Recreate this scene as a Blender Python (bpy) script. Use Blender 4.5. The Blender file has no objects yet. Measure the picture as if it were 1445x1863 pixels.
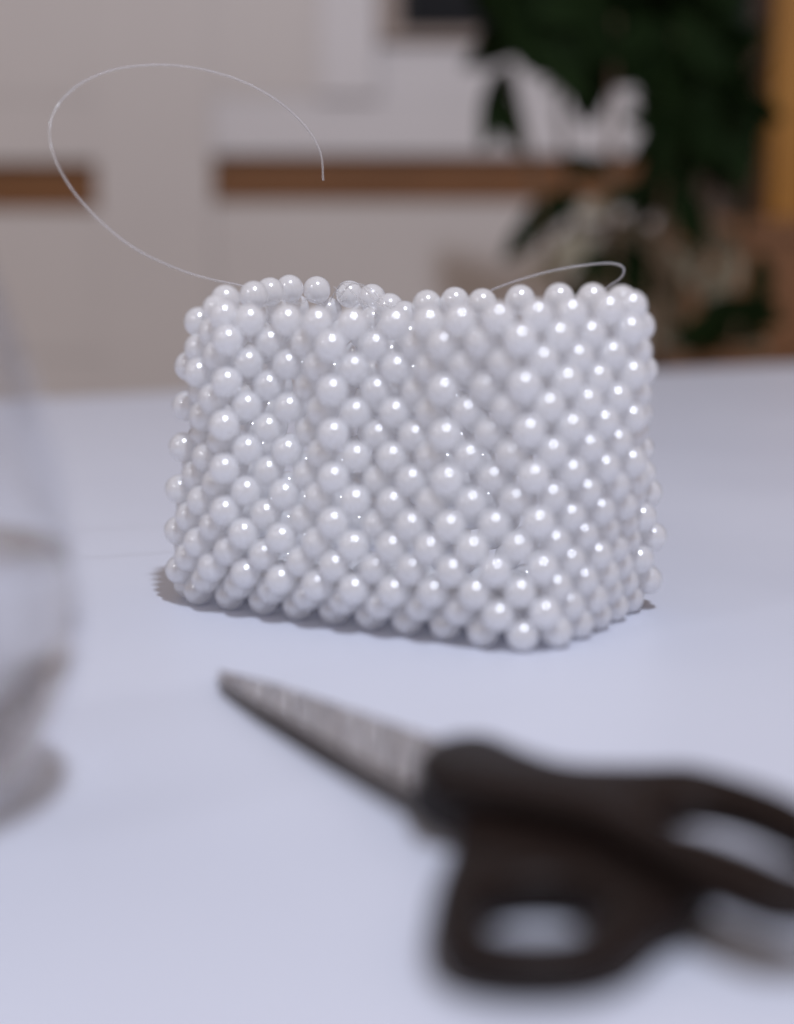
import bpy, bmesh, math, random
from mathutils import Vector, Matrix, Quaternion

# ------------------------------------------------------------------ camera
PITCH, CAM_H, FPX = 0.167038, 0.100957, 3000.0      # radians, metres, focal length in photo pixels
S = bpy.context.scene
COL = S.collection
cam_d = bpy.data.cameras.new('camera')
cam = bpy.data.objects.new('camera', cam_d); COL.objects.link(cam)
cam.location = (0, 0, CAM_H)
cam.rotation_euler = (math.pi / 2 - PITCH, 0, 0)
cam_d.sensor_fit = 'HORIZONTAL'
cam_d.lens = 50.0
cam_d.sensor_width = 50.0 * 1445 / FPX
cam_d.clip_start, cam_d.clip_end = 0.02, 50
cam_d.dof.use_dof = True
cam_d.dof.focus_distance = 0.486
cam_d.dof.aperture_fstop = 3.8
S.camera = cam

# ------------------------------------------------------------------ light
S.view_settings.view_transform = 'Standard'
S.view_settings.look = 'None'
S.view_settings.gamma = 1.0
S.view_settings.exposure = -0.24
S.cycles.use_denoising = True
S.cycles.max_bounces = 24
S.cycles.diffuse_bounces = 20
S.cycles.glossy_bounces = 10
S.cycles.transmission_bounces = 10
S.cycles.transparent_max_bounces = 12
S.cycles.caustics_refractive = True
S.cycles.caustics_reflective = False
S.cycles.sample_clamp_indirect = 8.0
W = bpy.data.worlds.new('World'); S.world = W; W.use_nodes = True
bg = W.node_tree.nodes['Background']
bg.inputs['Color'].default_value = (1.0, 0.83, 0.765, 1)
bg.inputs['Strength'].default_value = 0.47

def lamp(name, loc, radius, watts, colour):
    d = bpy.data.lights.new(name, 'POINT')
    d.energy, d.shadow_soft_size, d.color = watts, radius, colour
    o = bpy.data.objects.new(name, d); COL.objects.link(o); o.location = loc
    return o
key = lamp('ceiling_light', (0.28, -0.50, 1.80), 0.06, 144, (0.81, 0.86, 1.0))
side = lamp('side_light', (-1.35, -0.75, 1.25), 0.09, 14, (0.95, 0.95, 1.0))

# ------------------------------------------------------------------ helpers
def at(px, py, Y):
    """point of the room seen at a photo pixel, at depth Y (metres in front of the camera)"""
    x = (px - 722.5) / FPX; u = -(py - 931.5) / FPX
    d = Vector((x, math.cos(PITCH) + u * math.sin(PITCH), -math.sin(PITCH) + u * math.cos(PITCH)))
    return Vector((0, 0, CAM_H)) + d * (Y / d.y)

def on(px, py, z):
    """point at height z seen at a photo pixel"""
    x = (px - 722.5) / FPX; u = -(py - 931.5) / FPX
    d = Vector((x, math.cos(PITCH) + u * math.sin(PITCH), -math.sin(PITCH) + u * math.cos(PITCH)))
    return Vector((0, 0, CAM_H)) + d * ((z - CAM_H) / d.z)

def tag(o, label=None, cat=None, group=None, kind=None):
    if label: o['label'] = label
    if cat: o['category'] = cat
    if group: o['group'] = group
    if kind: o['kind'] = kind
    return o

def empty(name, loc=(0, 0, 0), rz=0.0):
    o = bpy.data.objects.new(name, None); COL.objects.link(o)
    o.empty_display_size = 0.02
    o.location = loc; o.rotation_euler = (0, 0, rz)
    return o

def link(name, me, mat=None, parent=None):
    o = bpy.data.objects.new(name, me); COL.objects.link(o)
    if mat and not me.materials: me.materials.append(mat)
    if parent: o.parent = parent
    return o

def obj(name, bm, mat, parent=None, smooth=False, bevel=0.0, seg=2):
    if bevel > 0:
        bmesh.ops.bevel(bm, geom=[e for e in bm.edges if len(e.link_faces) == 2 and e.calc_face_angle(0) > 0.6],
                        offset=bevel, segments=seg, affect='EDGES', profile=0.5)
    bmesh.ops.recalc_face_normals(bm, faces=bm.faces)
    me = bpy.data.meshes.new(name); bm.to_mesh(me); bm.free()
    if smooth:
        for p in me.polygons: p.use_smooth = True
    return link(name, me, mat, parent)

def add_box(bm, lo, hi):
    vs = [bm.verts.new((x, y, z)) for x in (lo[0], hi[0]) for y in (lo[1], hi[1]) for z in (lo[2], hi[2])]
    for f in ((0, 1, 3, 2), (4, 6, 7, 5), (0, 4, 5, 1), (2, 3, 7, 6), (0, 2, 6, 4), (1, 5, 7, 3)):
        bm.faces.new([vs[k] for k in f])

def box(name, lo, hi, mat, parent=None, bevel=0.002):
    bm = bmesh.new(); add_box(bm, lo, hi)
    return obj(name, bm, mat, parent, bevel=bevel)

def spline(pts, n):
    """Catmull-Rom through the points, n steps each"""
    out = []
    P = [pts[0] * 2 - pts[1]] + list(pts) + [pts[-1] * 2 - pts[-2]]
    for k in range(1, len(P) - 2):
        a, b, c, d = P[k - 1], P[k], P[k + 1], P[k + 2]
        for s in range(n):
            t = s / n
            out.append(0.5 * ((2 * b) + (c - a) * t + (2 * a - 5 * b + 4 * c - d) * t * t + (3 * b - a - 3 * c + d) * t ** 3))
    out.append(P[-2])
    return out

def add_tube(bm, pts, r, sides=8, cap=True):
    rings = []
    up = Vector((0.31, 0.17, 0.93))
    for k, p in enumerate(pts):
        t = (pts[min(k + 1, len(pts) - 1)] - pts[max(k - 1, 0)]).normalized()
        u = t.cross(up)
        if u.length < 1e-4: u = t.cross(Vector((1, 0, 0)))
        u.normalize(); w = u.cross(t).normalized(); up = w
        rr = r[k] if isinstance(r, (list, tuple)) else r
        rings.append([bm.verts.new(p + (u * math.cos(a) + w * math.sin(a)) * rr)
                      for a in (2 * math.pi * q / sides for q in range(sides))])
    for A, B in zip(rings, rings[1:]):
        for q in range(sides):
            bm.faces.new((A[q], A[(q + 1) % sides], B[(q + 1) % sides], B[q]))
    if cap:
        bm.faces.new(rings[0]); bm.faces.new(list(reversed(rings[-1])))

def add_lathe(bm, prof, seg=64, centre=(0, 0)):
    rings = []
    for r, z in prof:
        if r < 1e-6: rings.append([bm.verts.new((centre[0], centre[1], z))])
        else: rings.append([bm.verts.new((centre[0] + r * math.cos(2 * math.pi * q / seg), centre[1] + r * math.sin(2 * math.pi * q / seg), z)) for q in range(seg)])
    for A, B in zip(rings, rings[1:]):
        for q in range(seg):
            p = (q + 1) % seg
            if len(A) == 1 and len(B) == 1: continue
            if len(A) == 1: bm.faces.new((A[0], B[q], B[p]))
            elif len(B) == 1: bm.faces.new((A[q], A[p], B[0]))
            else: bm.faces.new((A[q], A[p], B[p], B[q]))

def filled(name, outline, holes, z, half, bev, mat, parent, res=6):
    """plate with rounded rims cut along a closed smooth outline (and holes), centred on height z"""
    cu = bpy.data.curves.new(name, 'CURVE'); cu.dimensions = '2D'; cu.fill_mode = 'BOTH'
    cu.extrude = half - bev; cu.bevel_depth = bev; cu.bevel_resolution = 4; cu.offset = -bev
    for ring in [outline] + list(holes):
        sp = cu.splines.new('POLY')
        q = [Vector(p) for p in ring]
        n = len(q); sm = []
        for k in range(n):
            a, b, c, d = q[k - 1], q[k], q[(k + 1) % n], q[(k + 2) % n]
            for s in range(res):
                t = s / res
                sm.append(0.5 * ((2 * b) + (c - a) * t + (2 * a - 5 * b + 4 * c - d) * t * t + (3 * b - a - 3 * c + d) * t ** 3))
        sp.points.add(len(sm) - 1); sp.use_cyclic_u = True
        for k, p in enumerate(sm): sp.points[k].co = (p.x, p.y, 0, 1)
    tmp = bpy.data.objects.new('temporary', cu); COL.objects.link(tmp)
    bpy.context.view_layer.update()
    me = bpy.data.meshes.new_from_object(tmp.evaluated_get(bpy.context.evaluated_depsgraph_get()))
    bpy.data.objects.remove(tmp); bpy.data.curves.remove(cu)
    me.name = name; me.materials.clear()
    me.transform(Matrix.Translation((0, 0, z)))
    bm = bmesh.new(); bm.from_mesh(me); bmesh.ops.remove_doubles(bm, verts=bm.verts, dist=1e-6); bm.to_mesh(me); bm.free()
    for p in me.polygons: p.use_smooth = True
    return link(name, me, mat, parent)

# ------------------------------------------------------------------ materials
def mat(name, col, rough=0.5, **kw):
    m = bpy.data.materials.new(name); m.use_nodes = True
    b = m.node_tree.nodes['Principled BSDF']
    b.inputs['Base Color'].default_value = (*col, 1); b.inputs['Roughness'].default_value = rough
    for k, v in kw.items(): b.inputs[k.replace('_', ' ')].default_value = v
    return m

def noisy(m, scale, a, b, bump=0.0, detail=4.0, stretch=(1, 1, 1), bump_scale=None, rough=None):
    """colour between a and b by object-space noise, with optional fine relief"""
    t = m.node_tree; N = t.nodes; L = t.links; P = N['Principled BSDF']
    tc = N.new('ShaderNodeTexCoord'); mp = N.new('ShaderNodeMapping'); mp.inputs['Scale'].default_value = stretch
    L.new(tc.outputs['Object'], mp.inputs['Vector'])
    n = N.new('ShaderNodeTexNoise'); n.inputs['Scale'].default_value = scale; n.inputs['Detail'].default_value = detail
    L.new(mp.outputs['Vector'], n.inputs['Vector'])
    r = N.new('ShaderNodeValToRGB'); r.color_ramp.elements[0].position = 0.3; r.color_ramp.elements[1].position = 0.7
    r.color_ramp.elements[0].color = (*a, 1); r.color_ramp.elements[1].color = (*b, 1)
    L.new(n.outputs['Fac'], r.inputs['Fac']); L.new(r.outputs['Color'], P.inputs['Base Color'])
    if rough:
        mr = N.new('ShaderNodeMapRange'); mr.inputs['To Min'].default_value = rough[0]; mr.inputs['To Max'].default_value = rough[1]
        L.new(n.outputs['Fac'], mr.inputs['Value']); L.new(mr.outputs['Result'], P.inputs['Roughness'])
    if bump:
        n2 = N.new('ShaderNodeTexNoise'); n2.inputs['Scale'].default_value = bump_scale or scale * 6
        L.new(mp.outputs['Vector'], n2.inputs['Vector'])
        bp = N.new('ShaderNodeBump'); bp.inputs['Strength'].default_value = bump; bp.inputs['Distance'].default_value = 0.0004
        L.new(n2.outputs['Fac'], bp.inputs['Height']); L.new(bp.outputs['Normal'], P.inputs['Normal'])
    return m

M_table = noisy(mat('white_table_paint', (.7, .72, .8), .42), 6, (.595, .625, .72), (.63, .66, .75), bump=.12, bump_scale=900, rough=(.36, .5))
# pearl: milky body that lets light through, under a satin nacre skin
M_pearl = mat('pearl', (.97, .97, .98), .22, Metallic=.18, Coat_Weight=1.0, Coat_Roughness=.15, Coat_IOR=2.5)
t = M_pearl.node_tree
def nd(k): return t.nodes.new('ShaderNode' + k)
oi = nd('ObjectInfo'); rp = nd('ValToRGB')
rp.color_ramp.elements[0].color = (.955, .968, .995, 1); rp.color_ramp.elements[1].color = (.975, .984, .999, 1)
t.links.new(oi.outputs['Random'], rp.inputs['Fac']); t.links.new(rp.outputs['Color'], t.nodes['Principled BSDF'].inputs['Base Color'])
tr = nd('BsdfTranslucent'); tr.inputs['Color'].default_value = (.995, .995, 1, 1)
mx = nd('MixShader'); mx.inputs['Fac'].default_value = .48
t.links.new(t.nodes['Principled BSDF'].outputs[0], mx.inputs[1]); t.links.new(tr.outputs[0], mx.inputs[2])
t.links.new(mx.outputs[0], t.nodes['Material Output'].inputs['Surface'])
M_nylon = mat('clear_nylon', (.93, .93, .95), .08, Transmission_Weight=.7, IOR=1.5)
t = M_nylon.node_tree
tp = t.nodes.new('ShaderNodeBsdfTransparent'); mx = t.nodes.new('ShaderNodeMixShader'); mx.inputs['Fac'].default_value = .55
t.links.new(t.nodes['Principled BSDF'].outputs['BSDF'], mx.inputs[1]); t.links.new(tp.outputs['BSDF'], mx.inputs[2])
t.links.new(mx.outputs['Shader'], t.nodes['Material Output'].inputs['Surface'])
M_black = noisy(mat('black_handle_plastic', (.012, .011, .012), .45, Specular_IOR_Level=.16), 40, (.008, .0048, .004), (.014, .008, .0065), bump=.25, bump_scale=1600)
M_steel = noisy(mat('brushed_steel', (.55, .53, .52), .11, Metallic=1.0), 30, (.50, .46, .44), (.56, .515, .49))
t = M_steel.node_tree; P_ = t.nodes['Principled BSDF']
tv_ = t.nodes.new('ShaderNodeCombineXYZ'); tv_.inputs[0].default_value = .25; tv_.inputs[1].default_value = .97
t.links.new(tv_.outputs[0], P_.inputs['Tangent']); P_.inputs['Anisotropic'].default_value = .84; P_.inputs['Roughness'].default_value = .108
M_white = noisy(mat('cabinet_white', (.55, .53, .54), .5), 3, (.64, .60, .58), (.68, .64, .615), bump=.1, bump_scale=300)
M_lightwhite = noisy(mat('lighter_white_paint', (.72, .7, .71), .5), 3, (.69, .67, .68), (.74, .72, .73), bump=.1, bump_scale=300)  # lighter white for the right-hand cabinet fronts
M_wood = noisy(mat('oiled_wood', (.16, .07, .025), .45), 9, (.17, .065, .014), (.23, .093, .024), bump=.2, stretch=(1, 8, 8))
M_dkwood = noisy(mat('dark_brown_wood', (.12, .06, .035), .5), 7, (.20, .09, .036), (.30, .14, .06), bump=.2, stretch=(6, 6, 1))
M_taupe = noisy(mat('taupe_paint', (.24, .18, .15), .6), 5, (.36, .29, .25), (.41, .34, .30), bump=.1)
M_honey = noisy(mat('honey_wood', (.34, .17, .03), .4), 8, (.38, .165, .02), (.48, .225, .035), bump=.2, stretch=(8, 8, 1))
M_screen = mat('screen_black', (.004, .004, .006), .45, Specular_IOR_Level=.15)
M_bezel = mat('bezel_black', (.008, .008, .009), .4)
M_wall = noisy(mat('wall_paint', (.16, .12, .1), .8), 2, (.15, .115, .095), (.18, .135, .11), bump=.2)
M_floor = noisy(mat('floor_wood', (.2, .12, .07), .5), 5, (.17, .10, .06), (.24, .15, .09), stretch=(1, 8, 1))
M_leaf = noisy(mat('dark_leaf', (.02, .04, .014), .6, Specular_IOR_Level=.05), 18, (.005, .011, .0035), (.014, .028, .008))
M_leaf2 = noisy(mat('pale_leaf', (.2, .19, .12), .5), 18, (.26, .22, .14), (.42, .37, .27))
M_bark = noisy(mat('bark', (.12, .075, .045), .8), 30, (.09, .055, .03), (.17, .11, .065), bump=.5)
M_pot = noisy(mat('terracotta', (.3, .14, .08), .7), 10, (.27, .12, .07), (.34, .17, .1), bump=.2)

def glass(name, ior, col=(1, 1, 1)):
    m = bpy.data.materials.new(name); m.use_nodes = True
    t = m.node_tree; t.nodes.clear()
    o = t.nodes.new('ShaderNodeOutputMaterial'); g = t.nodes.new('ShaderNodeBsdfGlass')
    g.inputs['Roughness'].default_value = 0.0; g.inputs['IOR'].default_value = ior; g.inputs['Color'].default_value = (*col, 1)
    t.links.new(g.outputs['BSDF'], o.inputs['Surface'])
    return m
# thin clear glass wall: light goes straight through, the grazing rim mirrors the room
M_glass = bpy.data.materials.new('clear_glass'); M_glass.use_nodes = True
t = M_glass.node_tree; t.nodes.clear()
o = t.nodes.new('ShaderNodeOutputMaterial'); mx = t.nodes.new('ShaderNodeMixShader')
tp = t.nodes.new('ShaderNodeBsdfTransparent'); tp.inputs['Color'].default_value = (.975, .978, .985, 1)
gs = t.nodes.new('ShaderNodeBsdfGlossy'); gs.inputs['Roughness'].default_value = .02; gs.inputs['Color'].default_value = (.9, .9, .92, 1)
fw = t.nodes.new('ShaderNodeLayerWeight'); fw.inputs['Blend'].default_value = .5
pw = t.nodes.new('ShaderNodeMath'); pw.operation = 'POWER'; pw.inputs[1].default_value = 4.0; t.links.new(fw.outputs['Facing'], pw.inputs[0])
fr = t.nodes.new('ShaderNodeMath'); fr.operation = 'MULTIPLY_ADD'; fr.inputs[1].default_value = .48; fr.inputs[2].default_value = .035; t.links.new(pw.outputs[0], fr.inputs[0])
t.links.new(fr.outputs[0], mx.inputs['Fac']); t.links.new(tp.outputs[0], mx.inputs[1]); t.links.new(gs.outputs[0], mx.inputs[2]); t.links.new(mx.outputs[0], o.inputs['Surface'])
M_water = glass('water', 1.33)
t = M_water.node_tree; g1 = [n for n in t.nodes if n.type == 'BSDF_GLASS'][0]
tp = t.nodes.new('ShaderNodeBsdfTransparent'); mx = t.nodes.new('ShaderNodeMixShader'); mx.inputs['Fac'].default_value = .12
t.links.new(g1.outputs[0], mx.inputs[1]); t.links.new(tp.outputs[0], mx.inputs[2])
t.links.new(mx.outputs[0], [n for n in t.nodes if n.type == 'OUTPUT_MATERIAL'][0].inputs['Surface'])

# ------------------------------------------------------------------ room (structure)
FLOOR = -0.75
bm = bmesh.new(); add_box(bm, (-4, -2.5, FLOOR - .05), (4, 3.2, FLOOR)); tag(obj('floor', bm, M_floor), kind='structure')
bm = bmesh.new(); add_box(bm, (-4, 3.0, FLOOR + .002), (4, 3.1, 1.9)); tag(obj('wall', bm, M_wall), kind='structure')

# ------------------------------------------------------------------ table
A, B = on(100, 724, 0), on(1445, 662, 0)
ang = math.atan2(B.y - A.y, B.x - A.x)
mid = (A + B) / 2
tb = empty('white_table', (mid.x, mid.y, 0), ang)
tag(tb, 'white painted table carrying the pearl bag, the glass and the scissors', 'table')
top = box('tabletop', (-1.1, -1.50, -.026), (1.1, 0, 0), M_table, tb, bevel=.004)
for sx in (-1.02, .96):
    for sy in (-1.42, -.14):
        box('leg', (sx, sy, FLOOR + .001), (sx + .06, sy + .06, -.0265), M_table, tb)

# ------------------------------------------------------------------ pearl bag
RAW = '-911,8782,80;-990,8671,260;-980,8669,480;-961,8682,710;-930,8706,936;-973,8699,1161;-950,8734,1383;-910,8729,1598;-1041,8790,170;-1074,8744,379;-1054,8754,606;-1023,8783,837;-1034,8798,1057;-1059,8798,1290;-982,8831,1503;-718,8664,80;-800,8542,250;-806,8524,468;-792,8566,686;-786,8599,903;-787,8627,1128;-780,8665,1354;-769,8662,1577;-851,8664,164;-896,8598,362;-908,8571,580;-906,8571,805;-904,8584,1032;-889,8607,1256;-882,8625,1474;-527,8547,80;-607,8418,242;-601,8423,462;-586,8488,683;-572,8544,902;-566,8594,1123;-570,8625,1346;-572,8641,1576;-661,8543,163;-698,8490,358;-688,8527,571;-676,8581,791;-675,8618,1013;-674,8658,1233;-667,8692,1460;-330,8433,80;-412,8299,237;-408,8311,459;-402,8362,683;-386,8427,903;-390,8469,1122;-403,8482,1346;-407,8492,1574;-468,8422,156;-497,8377,347;-482,8425,564;-466,8489,783;-453,8551,1004;-456,8579,1233;-471,8581,1461;-138,8315,80;-218,8186,241;-220,8198,464;-213,8259,685;-209,8333,899;-213,8387,1118;-220,8406,1344;-226,8425,1570;-275,8307,158;-319,8240,350;-323,8247,574;-322,8292,797;-324,8339,1017;-330,8377,1234;-335,8397,1459;53,8202,80;-18,8082,255;-26,8106,474;-23,8170,687;-24,8244,907;-11,8321,1126;-5,8367,1348;-11,8397,1575;-82,8192,162;-112,8161,354;-103,8228,566;-98,8305,783;-99,8368,1006;-106,8402,1232;-113,8425,1458;245,8091,82;178,7980,271;160,7975,492;171,8048,708;170,8126,928;171,8192,1142;165,8234,1360;159,8264,1586;118,8094,175;73,8035,375;68,8063,592;73,8141,806;86,8232,1017;100,8305,1236;99,8344,1464;426,7957,80;382,7884,287;367,7886,508;364,7968,721;354,8024,938;343,8066,1157;333,8098,1378;310,8100,1603;308,7980,181;269,7923,390;258,7937,610;247,7984,830;236,8046,1045;228,8108,1261;226,8155,1482;616,7869,80;599,7853,301;585,7866,520;575,7916,741;554,7932,961;531,7948,1182;515,7969,1401;486,7971,1622;495,7858,182;480,7846,405;473,7911,622;469,7981,838;453,8005,1058;435,8028,1279;409,8034,1499;789,7943,83;783,7949,306;772,7946,528;754,7937,756;750,7920,978;729,7925,1200;699,7950,1418;672,7980,1634;721,7854,196;705,7857,416;683,7854,643;657,7861,865;633,7875,1085;609,7887,1304;589,7904,1524;916,8126,81;934,8115,306;929,8106,536;937,8073,762;941,8039,986;926,8034,1210;883,8078,1422;852,8114,1640;856,8035,195;858,8026,420;853,8008,647;853,7979,870;846,7961,1095;821,7978,1316;784,8020,1531;1031,8318,80;1063,8294,304;1059,8283,538;1098,8234,767;1100,8202,993;1094,8189,1215;1067,8208,1430;1048,8224,1653;995,8206,192;1012,8188,421;1019,8163,652;1032,8124,875;1021,8111,1100;988,8133,1317;952,8171,1532;1145,8512,80;1165,8496,307;1178,8472,535;1216,8422,765;1182,8398,997;1216,8377,1219;1213,8369,1438;1183,8369,1662;1099,8407,194;1122,8380,421;1155,8337,649;1189,8295,879;1183,8272,1107;1176,8261,1329;1162,8260,1550;1252,8707,80;1297,8677,299;1304,8661,531;1291,8645,769;1245,8625,998;1236,8598,1224;1208,8577,1442;1158,8566,1680;1207,8602,194;1214,8587,426;1226,8554,660;1212,8523,884;1242,8496,1104;1260,8482,1328;1238,8472,1555;1293,8902,80;1296,8842,292;1283,8826,511;1244,8818,753;1193,8802,992;1137,8781,1221;1091,8760,1446;1029,8749,1686;1363,8776,167;1380,8756,408;1348,8756,648;1297,8750,886;1244,8725,1120;1194,8696,1340;1138,8679,1573;1146,9066,80;1115,8985,294;1106,8965,515;1073,8960,753;1032,8949,986;982,8928,1214;930,8902,1437;868,8895,1681;1235,8996,191;1207,8915,401;1190,8898,629;1154,8892,869;1112,8881,1102;1060,8864,1334;997,8847,1567;935,9143,80;928,9112,301;911,9096,523;885,9092,753;851,9086,982;800,9065,1208;736,9029,1433;668,9003,1668;1035,9076,192;1018,9045,412;989,9032,643;948,9020,876;902,9003,1104;854,8992,1335;804,8974,1562;735,9245,80;730,9230,303;715,9216,522;692,9213,750;659,9216,984;613,9201,1211;552,9161,1432;467,9103,1646;831,9176,194;820,9165,415;794,9157,644;754,9147,877;701,9126,1104;649,9096,1321;589,9056,1543;554,9377,80;540,9356,301;517,9331,519;483,9309,747;447,9300,978;409,9306,1206;372,9309,1430;323,9264,1648;638,9297,193;625,9283,412;602,9276,639;577,9282,868;549,9284,1095;507,9261,1320;425,9199,1528;381,9526,80;356,9488,299;325,9448,514;284,9403,733;240,9372,956;211,9358,1171;176,9333,1397;168,9283,1632;458,9433,191;434,9405,408;402,9379,631;366,9365,860;338,9361,1078;298,9364,1302;267,9365,1541;198,9663,80;171,9618,296;141,9573,513;93,9514,727;37,9451,936;-7,9400,1149;-36,9332,1355;41,9352,1568;280,9578,189;247,9531,404;207,9473,615;158,9414,828;113,9373,1049;82,9319,1251;69,9239,1463;-5,9763,80;-22,9734,298;-41,9707,521;-72,9660,738;-115,9601,949;-145,9552,1168;-153,9520,1390;-43,9517,1606;91,9701,189;64,9658,405;20,9601,619;-40,9534,826;-92,9472,1037;-118,9425,1257;-44,9439,1469;-228,9824,80;-233,9817,301;-238,9816,527;-240,9806,750;-240,9783,975;-228,9754,1200;-195,9726,1425;-146,9706,1653;-118,9796,189;-129,9781,413;-142,9757,637;-160,9720,855;-170,9677,1075;-163,9645,1294;-141,9611,1527;-452,9834,80;-452,9842,305;-447,9859,532;-437,9880,759;-415,9890,987;-381,9885,1215;-336,9873,1439;-282,9864,1668;-340,9849,189;-341,9859,416;-333,9872,641;-313,9883,867;-281,9879,1093;-240,9860,1316;-197,9834,1539;-661,9775,83;-657,9782,309;-652,9797,536;-637,9819,766;-611,9839,998;-574,9850,1230;-529,9852,1461;-475,9854,1693;-563,9833,193;-560,9851,421;-554,9878,647;-538,9907,876;-509,9926,1108;-465,9930,1340;-410,9925,1568;-839,9641,84;-832,9643,310;-818,9648,537;-798,9664,770;-763,9680,1002;-721,9689,1233;-679,9693,1467;-626,9695,1706;-759,9726,197;-754,9738,425;-745,9759,657;-727,9783,890;-696,9798,1123;-652,9802,1357;-600,9800,1591;-983,9468,83;-971,9463,310;-952,9464,538;-924,9473,769;-904,9497,1011;-853,9503,1242;-788,9491,1458;-724,9485,1695;-913,9558,198;-902,9562,426;-886,9578,659;-851,9584,893;-815,9597,1123;-772,9609,1357;-714,9599,1588;-1104,9277,83;-1086,9266,308;-1064,9264,535;-1031,9272,770;-993,9281,1001;-976,9309,1234;-912,9297,1458;-799,9273,1681;-1042,9370,198;-1025,9369,424;-1007,9377,656;-976,9390,890;-906,9378,1112;-855,9380,1338;-809,9384,1570;-1173,9068,80;-1166,9056,302;-1148,9052,528;-1112,9065,764;-1068,9082,992;-1026,9088,1216;-1042,9114,1423;-939,9102,1666;-1149,9172,196;-1131,9166,421;-1116,9176,654;-1098,9196,889;-1057,9211,1125;-941,9197,1338;-865,9180,1552;-1099,8904,80;-1139,8847,280;-1128,8846,502;-1091,8870,726;-1045,8911,950;-1052,8905,1176;-1069,8925,1411;-969,8940,1620;-1204,8956,186;-1204,8945,406;-1193,8948,637;-1169,8961,868;-1150,8992,1090;-1136,9022,1307;-1079,9027,1548'
pts = [Vector([int(c) / 20000.0 for c in b.split(',')]) for b in RAW.split(';')]
NI, NV = 30, 8
H_ = {}; V_ = {}
k = 0
for i in range(NI):
    for j in range(NV): H_[i, j] = pts[k]; k += 1
    for j in range(NV - 1): V_[i, j] = pts[k]; k += 1
bag = empty('beaded_bag', (0, .435, 0))
tag(bag, 'small open bag woven from white pearl beads, standing on the white table', 'bag')
org = bag.location
R_B = .00407
def bead_mesh(seg, ring):
    bm = bmesh.new(); bmesh.ops.create_uvsphere(bm, u_segments=seg, v_segments=ring, radius=R_B)
    me = bpy.data.meshes.new('pearl_bead'); bm.to_mesh(me); bm.free()
    for p in me.polygons: p.use_smooth = True
    me.materials.append(M_pearl); return me
ME_bead = bead_mesh(40, 24)
random.seed(3)
rest = []
for (tbl, kind) in ((H_, 'h'), (V_, 'v')):
    for (i, j), p in tbl.items():
        shown = i <= 13 or i >= 27 or (kind == 'h' and j == 7) or (kind == 'v' and j == 6)
        if shown:
            o = link('pearl_bead', ME_bead, None, bag)
            o.location = p - org
            o.rotation_euler = (random.uniform(0, 6), random.uniform(0, 6), random.uniform(0, 6))
            s = random.uniform(.988, 1.008); o.scale = (s, s, s)
        else: rest.append(p)
# the woven floor of the bag
def mix(a, b, t): return a * (1 - t) + b * t
c00, c10, c11, c01 = [(H_[a, 0] + H_[b, 0]) / 2 for a, b in ((28, 29), (8, 9), (13, 14), (23, 24))]
for a in range(1, 20):
    for b in range(1, 10):
        if (a + b) % 2: rest.append(mix(mix(c00, c10, a / 20), mix(c01, c11, a / 20), b / 10) + Vector((0, 0, .0006)))
bm = bmesh.new()
for p in rest:
    bmesh.ops.create_icosphere(bm, subdivisions=2, radius=R_B, matrix=Matrix.Translation(p - org))
o = obj('inner_beads', bm, M_pearl, bag, smooth=True); o['kind'] = 'stuff'
# nylon running from bead to bead
bm = bmesh.new()
for (i, j), p in H_.items():
    for ii in (i, (i + 1) % NI):
        for jj in (j, j - 1):
            if (ii, jj) in V_:
                q = V_[ii, jj]; m_ = (p + q) / 2
                off = Vector((random.uniform(-1, 1), random.uniform(-1, 1), random.uniform(-1, 1))) * .0006
                add_tube(bm, [p - org, m_ + off - org, q - org], .00022, 5, False)
o = obj('woven_thread', bm, M_nylon, bag, smooth=True); o['kind'] = 'stuff'
def thread(name, pl, r=.00033, n=14):
    bm = bmesh.new(); add_tube(bm, spline([at(*p) - org for p in pl], n), r, 10)
    return obj(name, bm, M_nylon, bag, smooth=True)
o = thread('thread_tail', [(470, 533, 0.476), (440, 520, 0.476), (383, 508, 0.472), (325, 490, 0.467), (250, 455, 0.459), (185, 405, 0.454), (130, 343, 0.454), (97, 280, 0.456), (91, 228, 0.460), (110, 185, 0.464), (150, 150, 0.469),
        (210, 126, 0.474), (280, 118, 0.478), (345, 122, 0.481), (400, 134, 0.483), (450, 152, 0.485), (500, 180, 0.486), (540, 213, 0.487), (570, 250, 0.487), (585, 285, 0.487), (588, 328, 0.487)])
o['label'] = 'long clear nylon end curling up over the bag'
o = thread('thread_tail', [(868, 545, 0.470), (890, 530, 0.468), (940, 511, 0.464), (1000, 494, 0.460), (1060, 483, 0.456), (1110, 479, 0.454), (1134, 487, 0.454), (1130, 505, 0.458), (1105, 523, 0.464), (1085, 545, 0.466)])
o['label'] = 'clear nylon end making a short loop above the right rim'
for pl in ([(612, 530, .478), (625, 514, .474), (655, 518, .472), (668, 530, .470), (690, 552, .466), (712, 560, .462)],
           [(600, 548, .478), (622, 517, .472), (640, 530, .468), (655, 545, .466), (676, 562, .462)],
           [(618, 540, .474), (640, 516, .470), (672, 524, .470), (700, 548, .468), (735, 566, .464)],
           [(480, 552, .455), (500, 545, .452), (545, 553, .455), (560, 545, .462), (590, 555, .468)],
           [(608, 522, .476), (618, 532, .471), (630, 541, .468), (622, 548, .470), (612, 536, .474)]):
    thread('knot_strand', pl, .00022, 10)

# ------------------------------------------------------------------ scissors
sc = empty('scissors', (.01, .27, 0))
tag(sc, 'closed scissors with black plastic handles lying in front of the pearl bag', 'scissors')
so = Vector(sc.location)
def O(z, pl): return [(on(x, y, z) - so).xy for x, y in pl]
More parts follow.
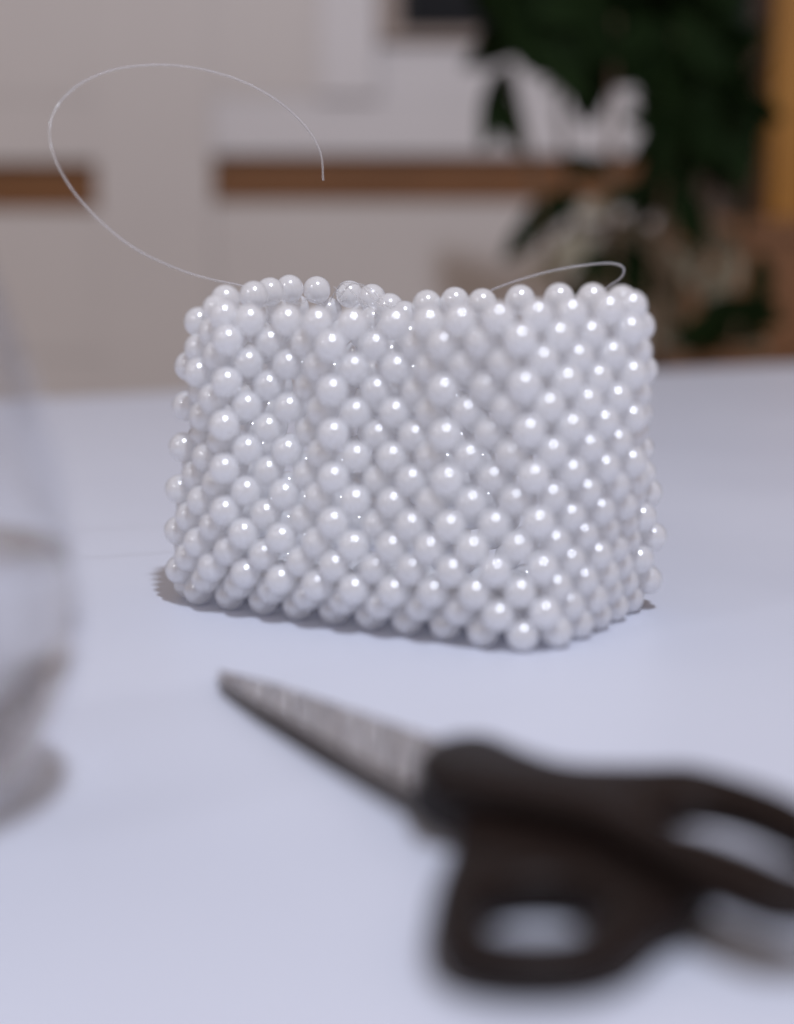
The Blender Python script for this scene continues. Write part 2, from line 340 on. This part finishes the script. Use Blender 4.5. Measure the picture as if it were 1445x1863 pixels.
# lower handle, ring nearest the camera
outB = [(776, 1430), (749, 1455), (827, 1506), (823, 1558), (797, 1618), (780, 1682), (791, 1738), (846, 1770), (951, 1784), (1071, 1778), (1156, 1750), (1217, 1698), (1253, 1682), (1303, 1630), (1271, 1580), (1141, 1540), (991, 1480), (871, 1430)]
holB = [(867, 1680), (895, 1647), (966, 1630), (1041, 1637), (1083, 1669), (1079, 1706), (1031, 1730), (941, 1733), (885, 1717)]
hB = filled('handle', O(.0044, outB), [O(.0044, holB)], .0044, .0036, .0030, M_black, sc)
outA = [(758, 1404), (780, 1376), (826, 1362), (880, 1361), (920, 1371), (965, 1391), (1040, 1414), (1150, 1418), (1250, 1418), (1330, 1436), (1445, 1476), (1540, 1534), (1590, 1590), (1585, 1642), (1520, 1662),
        (1445, 1668), (1390, 1662), (1330, 1640), (1270, 1612), (1200, 1570), (1080, 1505), (960, 1472), (860, 1452), (785, 1438)]
holA = [(1196, 1500), (1250, 1477), (1330, 1487), (1445, 1541), (1520, 1588), (1535, 1614), (1508, 1620), (1445, 1603), (1300, 1551), (1215, 1528)]
hA = filled('handle', O(.0108, outA), [O(.0108, holA)], .0108, .0033, .0028, M_black, sc)
def blade(zb, zt, pl, inner):
    """blade dipping from the pivot (height zb..zt) to its tip close to the table"""
    def P3(pts_, z):
        out = []
        for x, y in pts_:
            k = max(0, min(1, (x - 395) / 455)); h = z - (zb - .0010) * (1 - k) * .8
            out.append(on(x, y, h) - so)
        return out
    bm = bmesh.new()
    lo = [bm.verts.new(p) for p in P3(pl, zb)]
    hi = [bm.verts.new(p) for p in P3(inner, zt)]
    bm.faces.new(list(reversed(lo))); bm.faces.new(hi)
    n = len(lo)
    for q in range(n): bm.faces.new((lo[q], lo[(q + 1) % n], hi[(q + 1) % n], hi[q]))
    return obj('blade', bm, M_steel, sc)
blade(.0064, .0078, [(399, 1235), (395, 1217), (500, 1242), (640, 1289), (795, 1343), (900, 1385), (880, 1450), (750, 1440), (652, 1390), (557, 1334), (467, 1281)],
      [(402, 1233), (400, 1219), (500, 1243), (640, 1290), (795, 1344), (900, 1385), (880, 1448), (750, 1432), (652, 1383), (557, 1328), (467, 1276)])
blade(.0044, .0062, [(399, 1240), (480, 1262), (640, 1310), (795, 1360), (900, 1400), (860, 1470), (757, 1452), (660, 1402), (560, 1344), (470, 1291)],
      [(404, 1240), (480, 1262), (640, 1310), (795, 1360), (900, 1400), (860, 1466), (757, 1446), (660, 1396), (560, 1339), (470, 1286)])

# ------------------------------------------------------------------ glass of water
gx, gy = -.0928, .280
gl = empty('water_glass', (gx, gy, 0))
tag(gl, 'clear egg shaped glass half full of water at the left edge', 'glass')
outer = [(0, .0006), (.016, .0004), (.0215, .0010), (.0262, .0040), (.0312, .0120), (.0356, .0214), (.0374, .0290), (.0377, .0350), (.0371, .043), (.0362, .051), (.0343, .0635), (.0307, .0760), (.0265, .0890), (.0235, .098), (.021, .107)]
def sm(prof, n=5):
    return [(max(p.x, 0), p.y) for p in spline([Vector(q) for q in prof], n)]
inner = [(.0199, .1072), (.0222, .098), (.0251, .0890), (.0292, .0760), (.0328, .0635), (.0347, .051), (.0356, .043), (.0362, .0350), (.0359, .0290), (.0341, .0222), (.0299, .0132), (.0246, .0062), (.016, .0036), (0, .0032)]
bm = bmesh.new()
op, ip = sm(outer), sm(inner)
add_lathe(bm, op + [(.0205, .1077)] + ip, 96)
g_ = obj('glass_wall', bm, M_glass, gl, smooth=True)
# water fills the bowl to 42 mm, reaching a hair into the inner wall
wp = [(max(0, r - .00012), z + .00012) for r, z in reversed(ip) if z < .0455]
bm = bmesh.new()
add_lathe(bm, wp + [(wp[-1][0], .0459), (0, .0459)], 96)
w_ = obj('water', bm, M_water, gl, smooth=True)

# ------------------------------------------------------------------ white cabinet in the background
YF = 2.35
def zz(py, Y=YF): return at(722, py, Y).z
def xx(px, Y=YF): return at(px, 440, Y).x
cb = empty('white_cabinet', (xx(300), YF + .2, FLOOR))
tag(cb, 'off-white drawer cabinet with brown wooden grip rails behind the bag', 'cabinet')
co = Vector(cb.location)
def cbox(name, x0, x1, y0, y1, z0, z1, m, bevel=.003):
    lo = Vector((xx(x0), y0, z0)) - co; hi = Vector((xx(x1), y1, z1)) - co
    return box(name, lo, hi, m, cb, bevel=bevel)
ZT = zz(-420)
cbox('carcass', -600, 1195, YF + .04, YF + .42, FLOOR + .002, zz(180), M_white)
cbox('stile', 181, 388, YF - .006, YF + .038, FLOOR + .002, ZT, M_white)
for x0, x1 in ((-600, 180), (389, 1190)):
    d = 14 if x0 < 0 else 0
    cbox('drawer_front', x0, x1, YF, YF + .036, zz(280 + d), zz(178), M_white if x0 < 0 else M_lightwhite)
    cbox('drawer_front', x0, x1, YF, YF + .036, zz(646), zz(368 + d), M_white)
    cbox('drawer_front', x0, x1, YF, YF + .036, FLOOR + .05, zz(648), M_white)
    cbox('grip_rail', x0, x1, YF + .016, YF + .038, zz(364 + d), zz(284 + d), M_wood)
cbox('drawer_front', 689, 1190, YF + .004, YF + .036, zz(176), zz(76), M_lightwhite)
cbox('niche_board', 689, 1195, YF - .012, YF + .43, zz(73), zz(57), M_taupe)
# upper cupboard on the left
cbox('upper_cupboard', -600, 687, YF + .001, YF + .40, zz(176), ZT, M_white)
cbox('moulding', 585, 686, YF - .012, YF - .0005, zz(176), ZT, M_lightwhite)
cbox('niche_post', 690, 726, YF + .0, YF + .40, zz(54), ZT, M_taupe)
tv = empty('television', (xx(1100), YF + .1, zz(53)))
tag(tv, 'black television standing on the cabinet behind the plant', 'television')
to = Vector(tv.location)
box('housing', Vector((xx(732), YF + .06, zz(52))) - to, Vector((xx(1378), YF + .10, zz(-520))) - to, M_bezel, tv)
box('screen', Vector((xx(740), YF + .054, zz(44))) - to, Vector((xx(1370), YF + .0595, zz(-510))) - to, M_screen, tv, bevel=.001)

# brown chest with a honey coloured post at the right
YC = 2.4
ch = empty('wooden_chest', (xx(1450, YC), YC + .2, FLOOR))
tag(ch, 'brown wooden chest behind the plant at the right edge', 'chest')
ho = Vector(ch.location)
box('body', Vector((xx(1205, YC), YC, FLOOR + .002)) - ho, Vector((xx(1900, YC), YC + .4, zz(432, YC))) - ho, M_dkwood, ch, bevel=.004)
box('lid', Vector((xx(1198, YC), YC - .01, zz(430, YC))) - ho, Vector((xx(1910, YC), YC + .41, zz(398, YC))) - ho, M_dkwood, ch, bevel=.004)
box('drawer_front', Vector((xx(1230, YC), YC - .012, zz(640, YC))) - ho, Vector((xx(1880, YC), YC - .001, zz(480, YC))) - ho, M_dkwood, ch, bevel=.003)
YP = 2.46
zl = zz(398, YC) + .001
ps = empty('wooden_post', (xx(1440, YP), YP, zl))
tag(ps, 'honey coloured wooden post standing upright on the brown chest at the right edge', 'post')
po = Vector(ps.location)
box('shaft', Vector((xx(1392, YP), YP - .03, zl)) - po, Vector((xx(1490, YP), YP + .03, zz(-420, YP))) - po, M_honey, ps, bevel=.004)
box('cap', Vector((xx(1388, YP), YP - .032, zz(-421, YP))) - po, Vector((xx(1494, YP), YP + .032, zz(-440, YP))) - po, M_honey, ps, bevel=.004)

# ------------------------------------------------------------------ house plant
YL = 1.65
pb = at(1150, 440, YL)
pl = empty('house_plant', (pb.x, YL, FLOOR))
tag(pl, 'dark green leafy house plant behind the table at the upper right', 'plant')
lo_ = Vector(pl.location)
bm = bmesh.new()
add_lathe(bm, [(0, .001), (.11, .001), (.115, .01), (.15, .27), (.16, .27), (.16, .30), (.145, .30), (.14, .26), (0, .26)], 40)
obj('pot', bm, M_pot, pl, smooth=False)
def stem(p, r0, r1):
    bm = bmesh.new(); q = spline([v - lo_ for v in p], 8)
    add_tube(bm, q, [r0 + (r1 - r0) * s / (len(q) - 1) for s in range(len(q))], 8)
    return obj('stem', bm, M_bark, pl, smooth=True)
root = Vector((pb.x, YL, FLOOR + .25))
tips = [(930, 120), (1010, 60), (1120, 30), (1230, 60), (1330, 120), (1210, 330), (1105, 460), (1000, 395), (1345, 590)]
for q, (tx, ty) in enumerate(tips):
    Y = YL + .05 * math.sin(q * 2.1)
    a = root + Vector((.02 * math.cos(q * 1.7), .03 * math.sin(q * 1.7), 0))
    e = at(tx, ty, Y)
    stem([a, a * .6 + e * .4 + Vector((.02, 0, .03)), a * .25 + e * .75 + Vector((0, 0, .03)), e], .006, .002)
def leaf_mesh(nm, L, Wd, m, curl):
    bm = bmesh.new(); n = 8; rows = []
    for s in range(n + 1):
        t = s / n
        w = Wd * .5 * math.sin(math.pi * min(1, t * .97 + .03)) ** .8 * (1.15 - .5 * t)
        x = L * t; z = -curl * L * t * t
        rows.append([bm.verts.new((x, -w, z + .18 * w)), bm.verts.new((x, 0, z - .08 * w)), bm.verts.new((x, w, z + .18 * w))])
    for a, b in zip(rows, rows[1:]):
        for q in (0, 1): bm.faces.new((a[q], a[q + 1], b[q + 1], b[q]))
    me = bpy.data.meshes.new(nm); bm.to_mesh(me); bm.free()
    for p in me.polygons: p.use_smooth = True
    me.materials.append(m); return me
LD = [leaf_mesh('leaf', .085 + .012 * q, .04 + .005 * q, M_leaf, .12 + .06 * q) for q in range(3)]
LP = [leaf_mesh('leaf', .075 + .012 * q, .034 + .006 * q, M_leaf2, .15 + .06 * q) for q in range(2)]
def leaf(px, py, Y, ang, tilt, roll, s, pale=False):
    """a leaf whose middle is seen near (px, py); ang is its direction in the picture plane"""
    me = random.choice(LP if pale else LD)
    o = link('leaf', me, None, pl)
    d = Vector((math.cos(ang) * math.cos(tilt), math.sin(tilt), -math.sin(ang) * math.cos(tilt)))
    qn = d.to_track_quat('X', 'Z') @ Quaternion((1, 0, 0), roll)
    o.rotation_mode = 'QUATERNION'; o.rotation_quaternion = qn
    o.location = at(px, py, Y) - d * (.045 * s) - lo_; o.scale = (s, s, s)
random.seed(11)
R = random.uniform
n = 0
while n < 150:
    px, py = R(880, 1345), R(-180, 330)
    lim = 60 + 150 * min(1, max(0, (px - 880) / 160)) if px < 1040 else 215
    if 1040 <= px < 1180: lim = 205 - 30 * math.sin((px - 1040) / 140 * math.pi)
    if px > 1200: lim = 290
    if py > lim - 40 * R(.2, 1.3): continue
    leaf(px, py, YL + R(-.09, .12), R(0, 6.28), R(-.5, .5), R(0.6, 2.4), R(.65, 1.15)); n += 1
for (px, py, a, s) in ((905, 185, 1.7, .75), (985, 395, 2.6, .95), (1010, 380, 2.7, .7), (1105, 425, 1.7, .8), (1095, 450, 1.5, .6), (1160, 490, .7, .9), (1150, 510, .5, .7),
                       (1215, 300, 2.1, 1.1), (1235, 330, 1.9, .9), (1200, 335, 2.4, .8), (1330, 580, 2.9, 1.1), (1350, 570, .2, .9), (1290, 590, 2.8, .8), (1325, 600, .1, .8), (1300, 300, 1.2, .9), (1340, 330, 1.6, .8), (920, 210, 1.3, .6), (1255, 390, 1.2, .7), (1350, 400, 1.7, .8), (1060, 300, .4, .5), (1150, 350, 2.7, .5), (955, 430, 2.5, .6), (1030, 560, 2.6, .5), (1130, 530, 1.0, .6), (1270, 620, .4, .7), (1385, 520, 1.5, .7), (1185, 360, 1.9, .6), (1080, 480, 2.2, .5)):
    leaf(px, py, YL + R(-.04, .04), a, R(-.3, .3), R(1.2, 1.9), s)
for (px, py, a, s) in ((1020, 470, 2.6, .9), (1060, 520, 2.5, .9), (1180, 440, .4, 1.0), (1220, 470, .6, .9), (1230, 560, 1.3, 1.0), (1190, 590, 1.8, .8), (1270, 500, 1.0, .8), (1080, 380, 2.9, .7), (1150, 400, 2.4, .8), (1250, 620, .3, .9), (1310, 520, 2.0, .8), (1120, 560, 2.2, .8), (1290, 430, 1.4, .7), (1100, 610, 2.4, .8), (1170, 540, .9, .9), (1220, 400, 2.0, .8), (1330, 480, 1.2, .9), (1370, 620, .5, .8), (1040, 430, 2.8, .7)):
    leaf(px, py, YL + R(.02, .1), a, R(-.3, .3), R(1.2, 1.9), s, True)
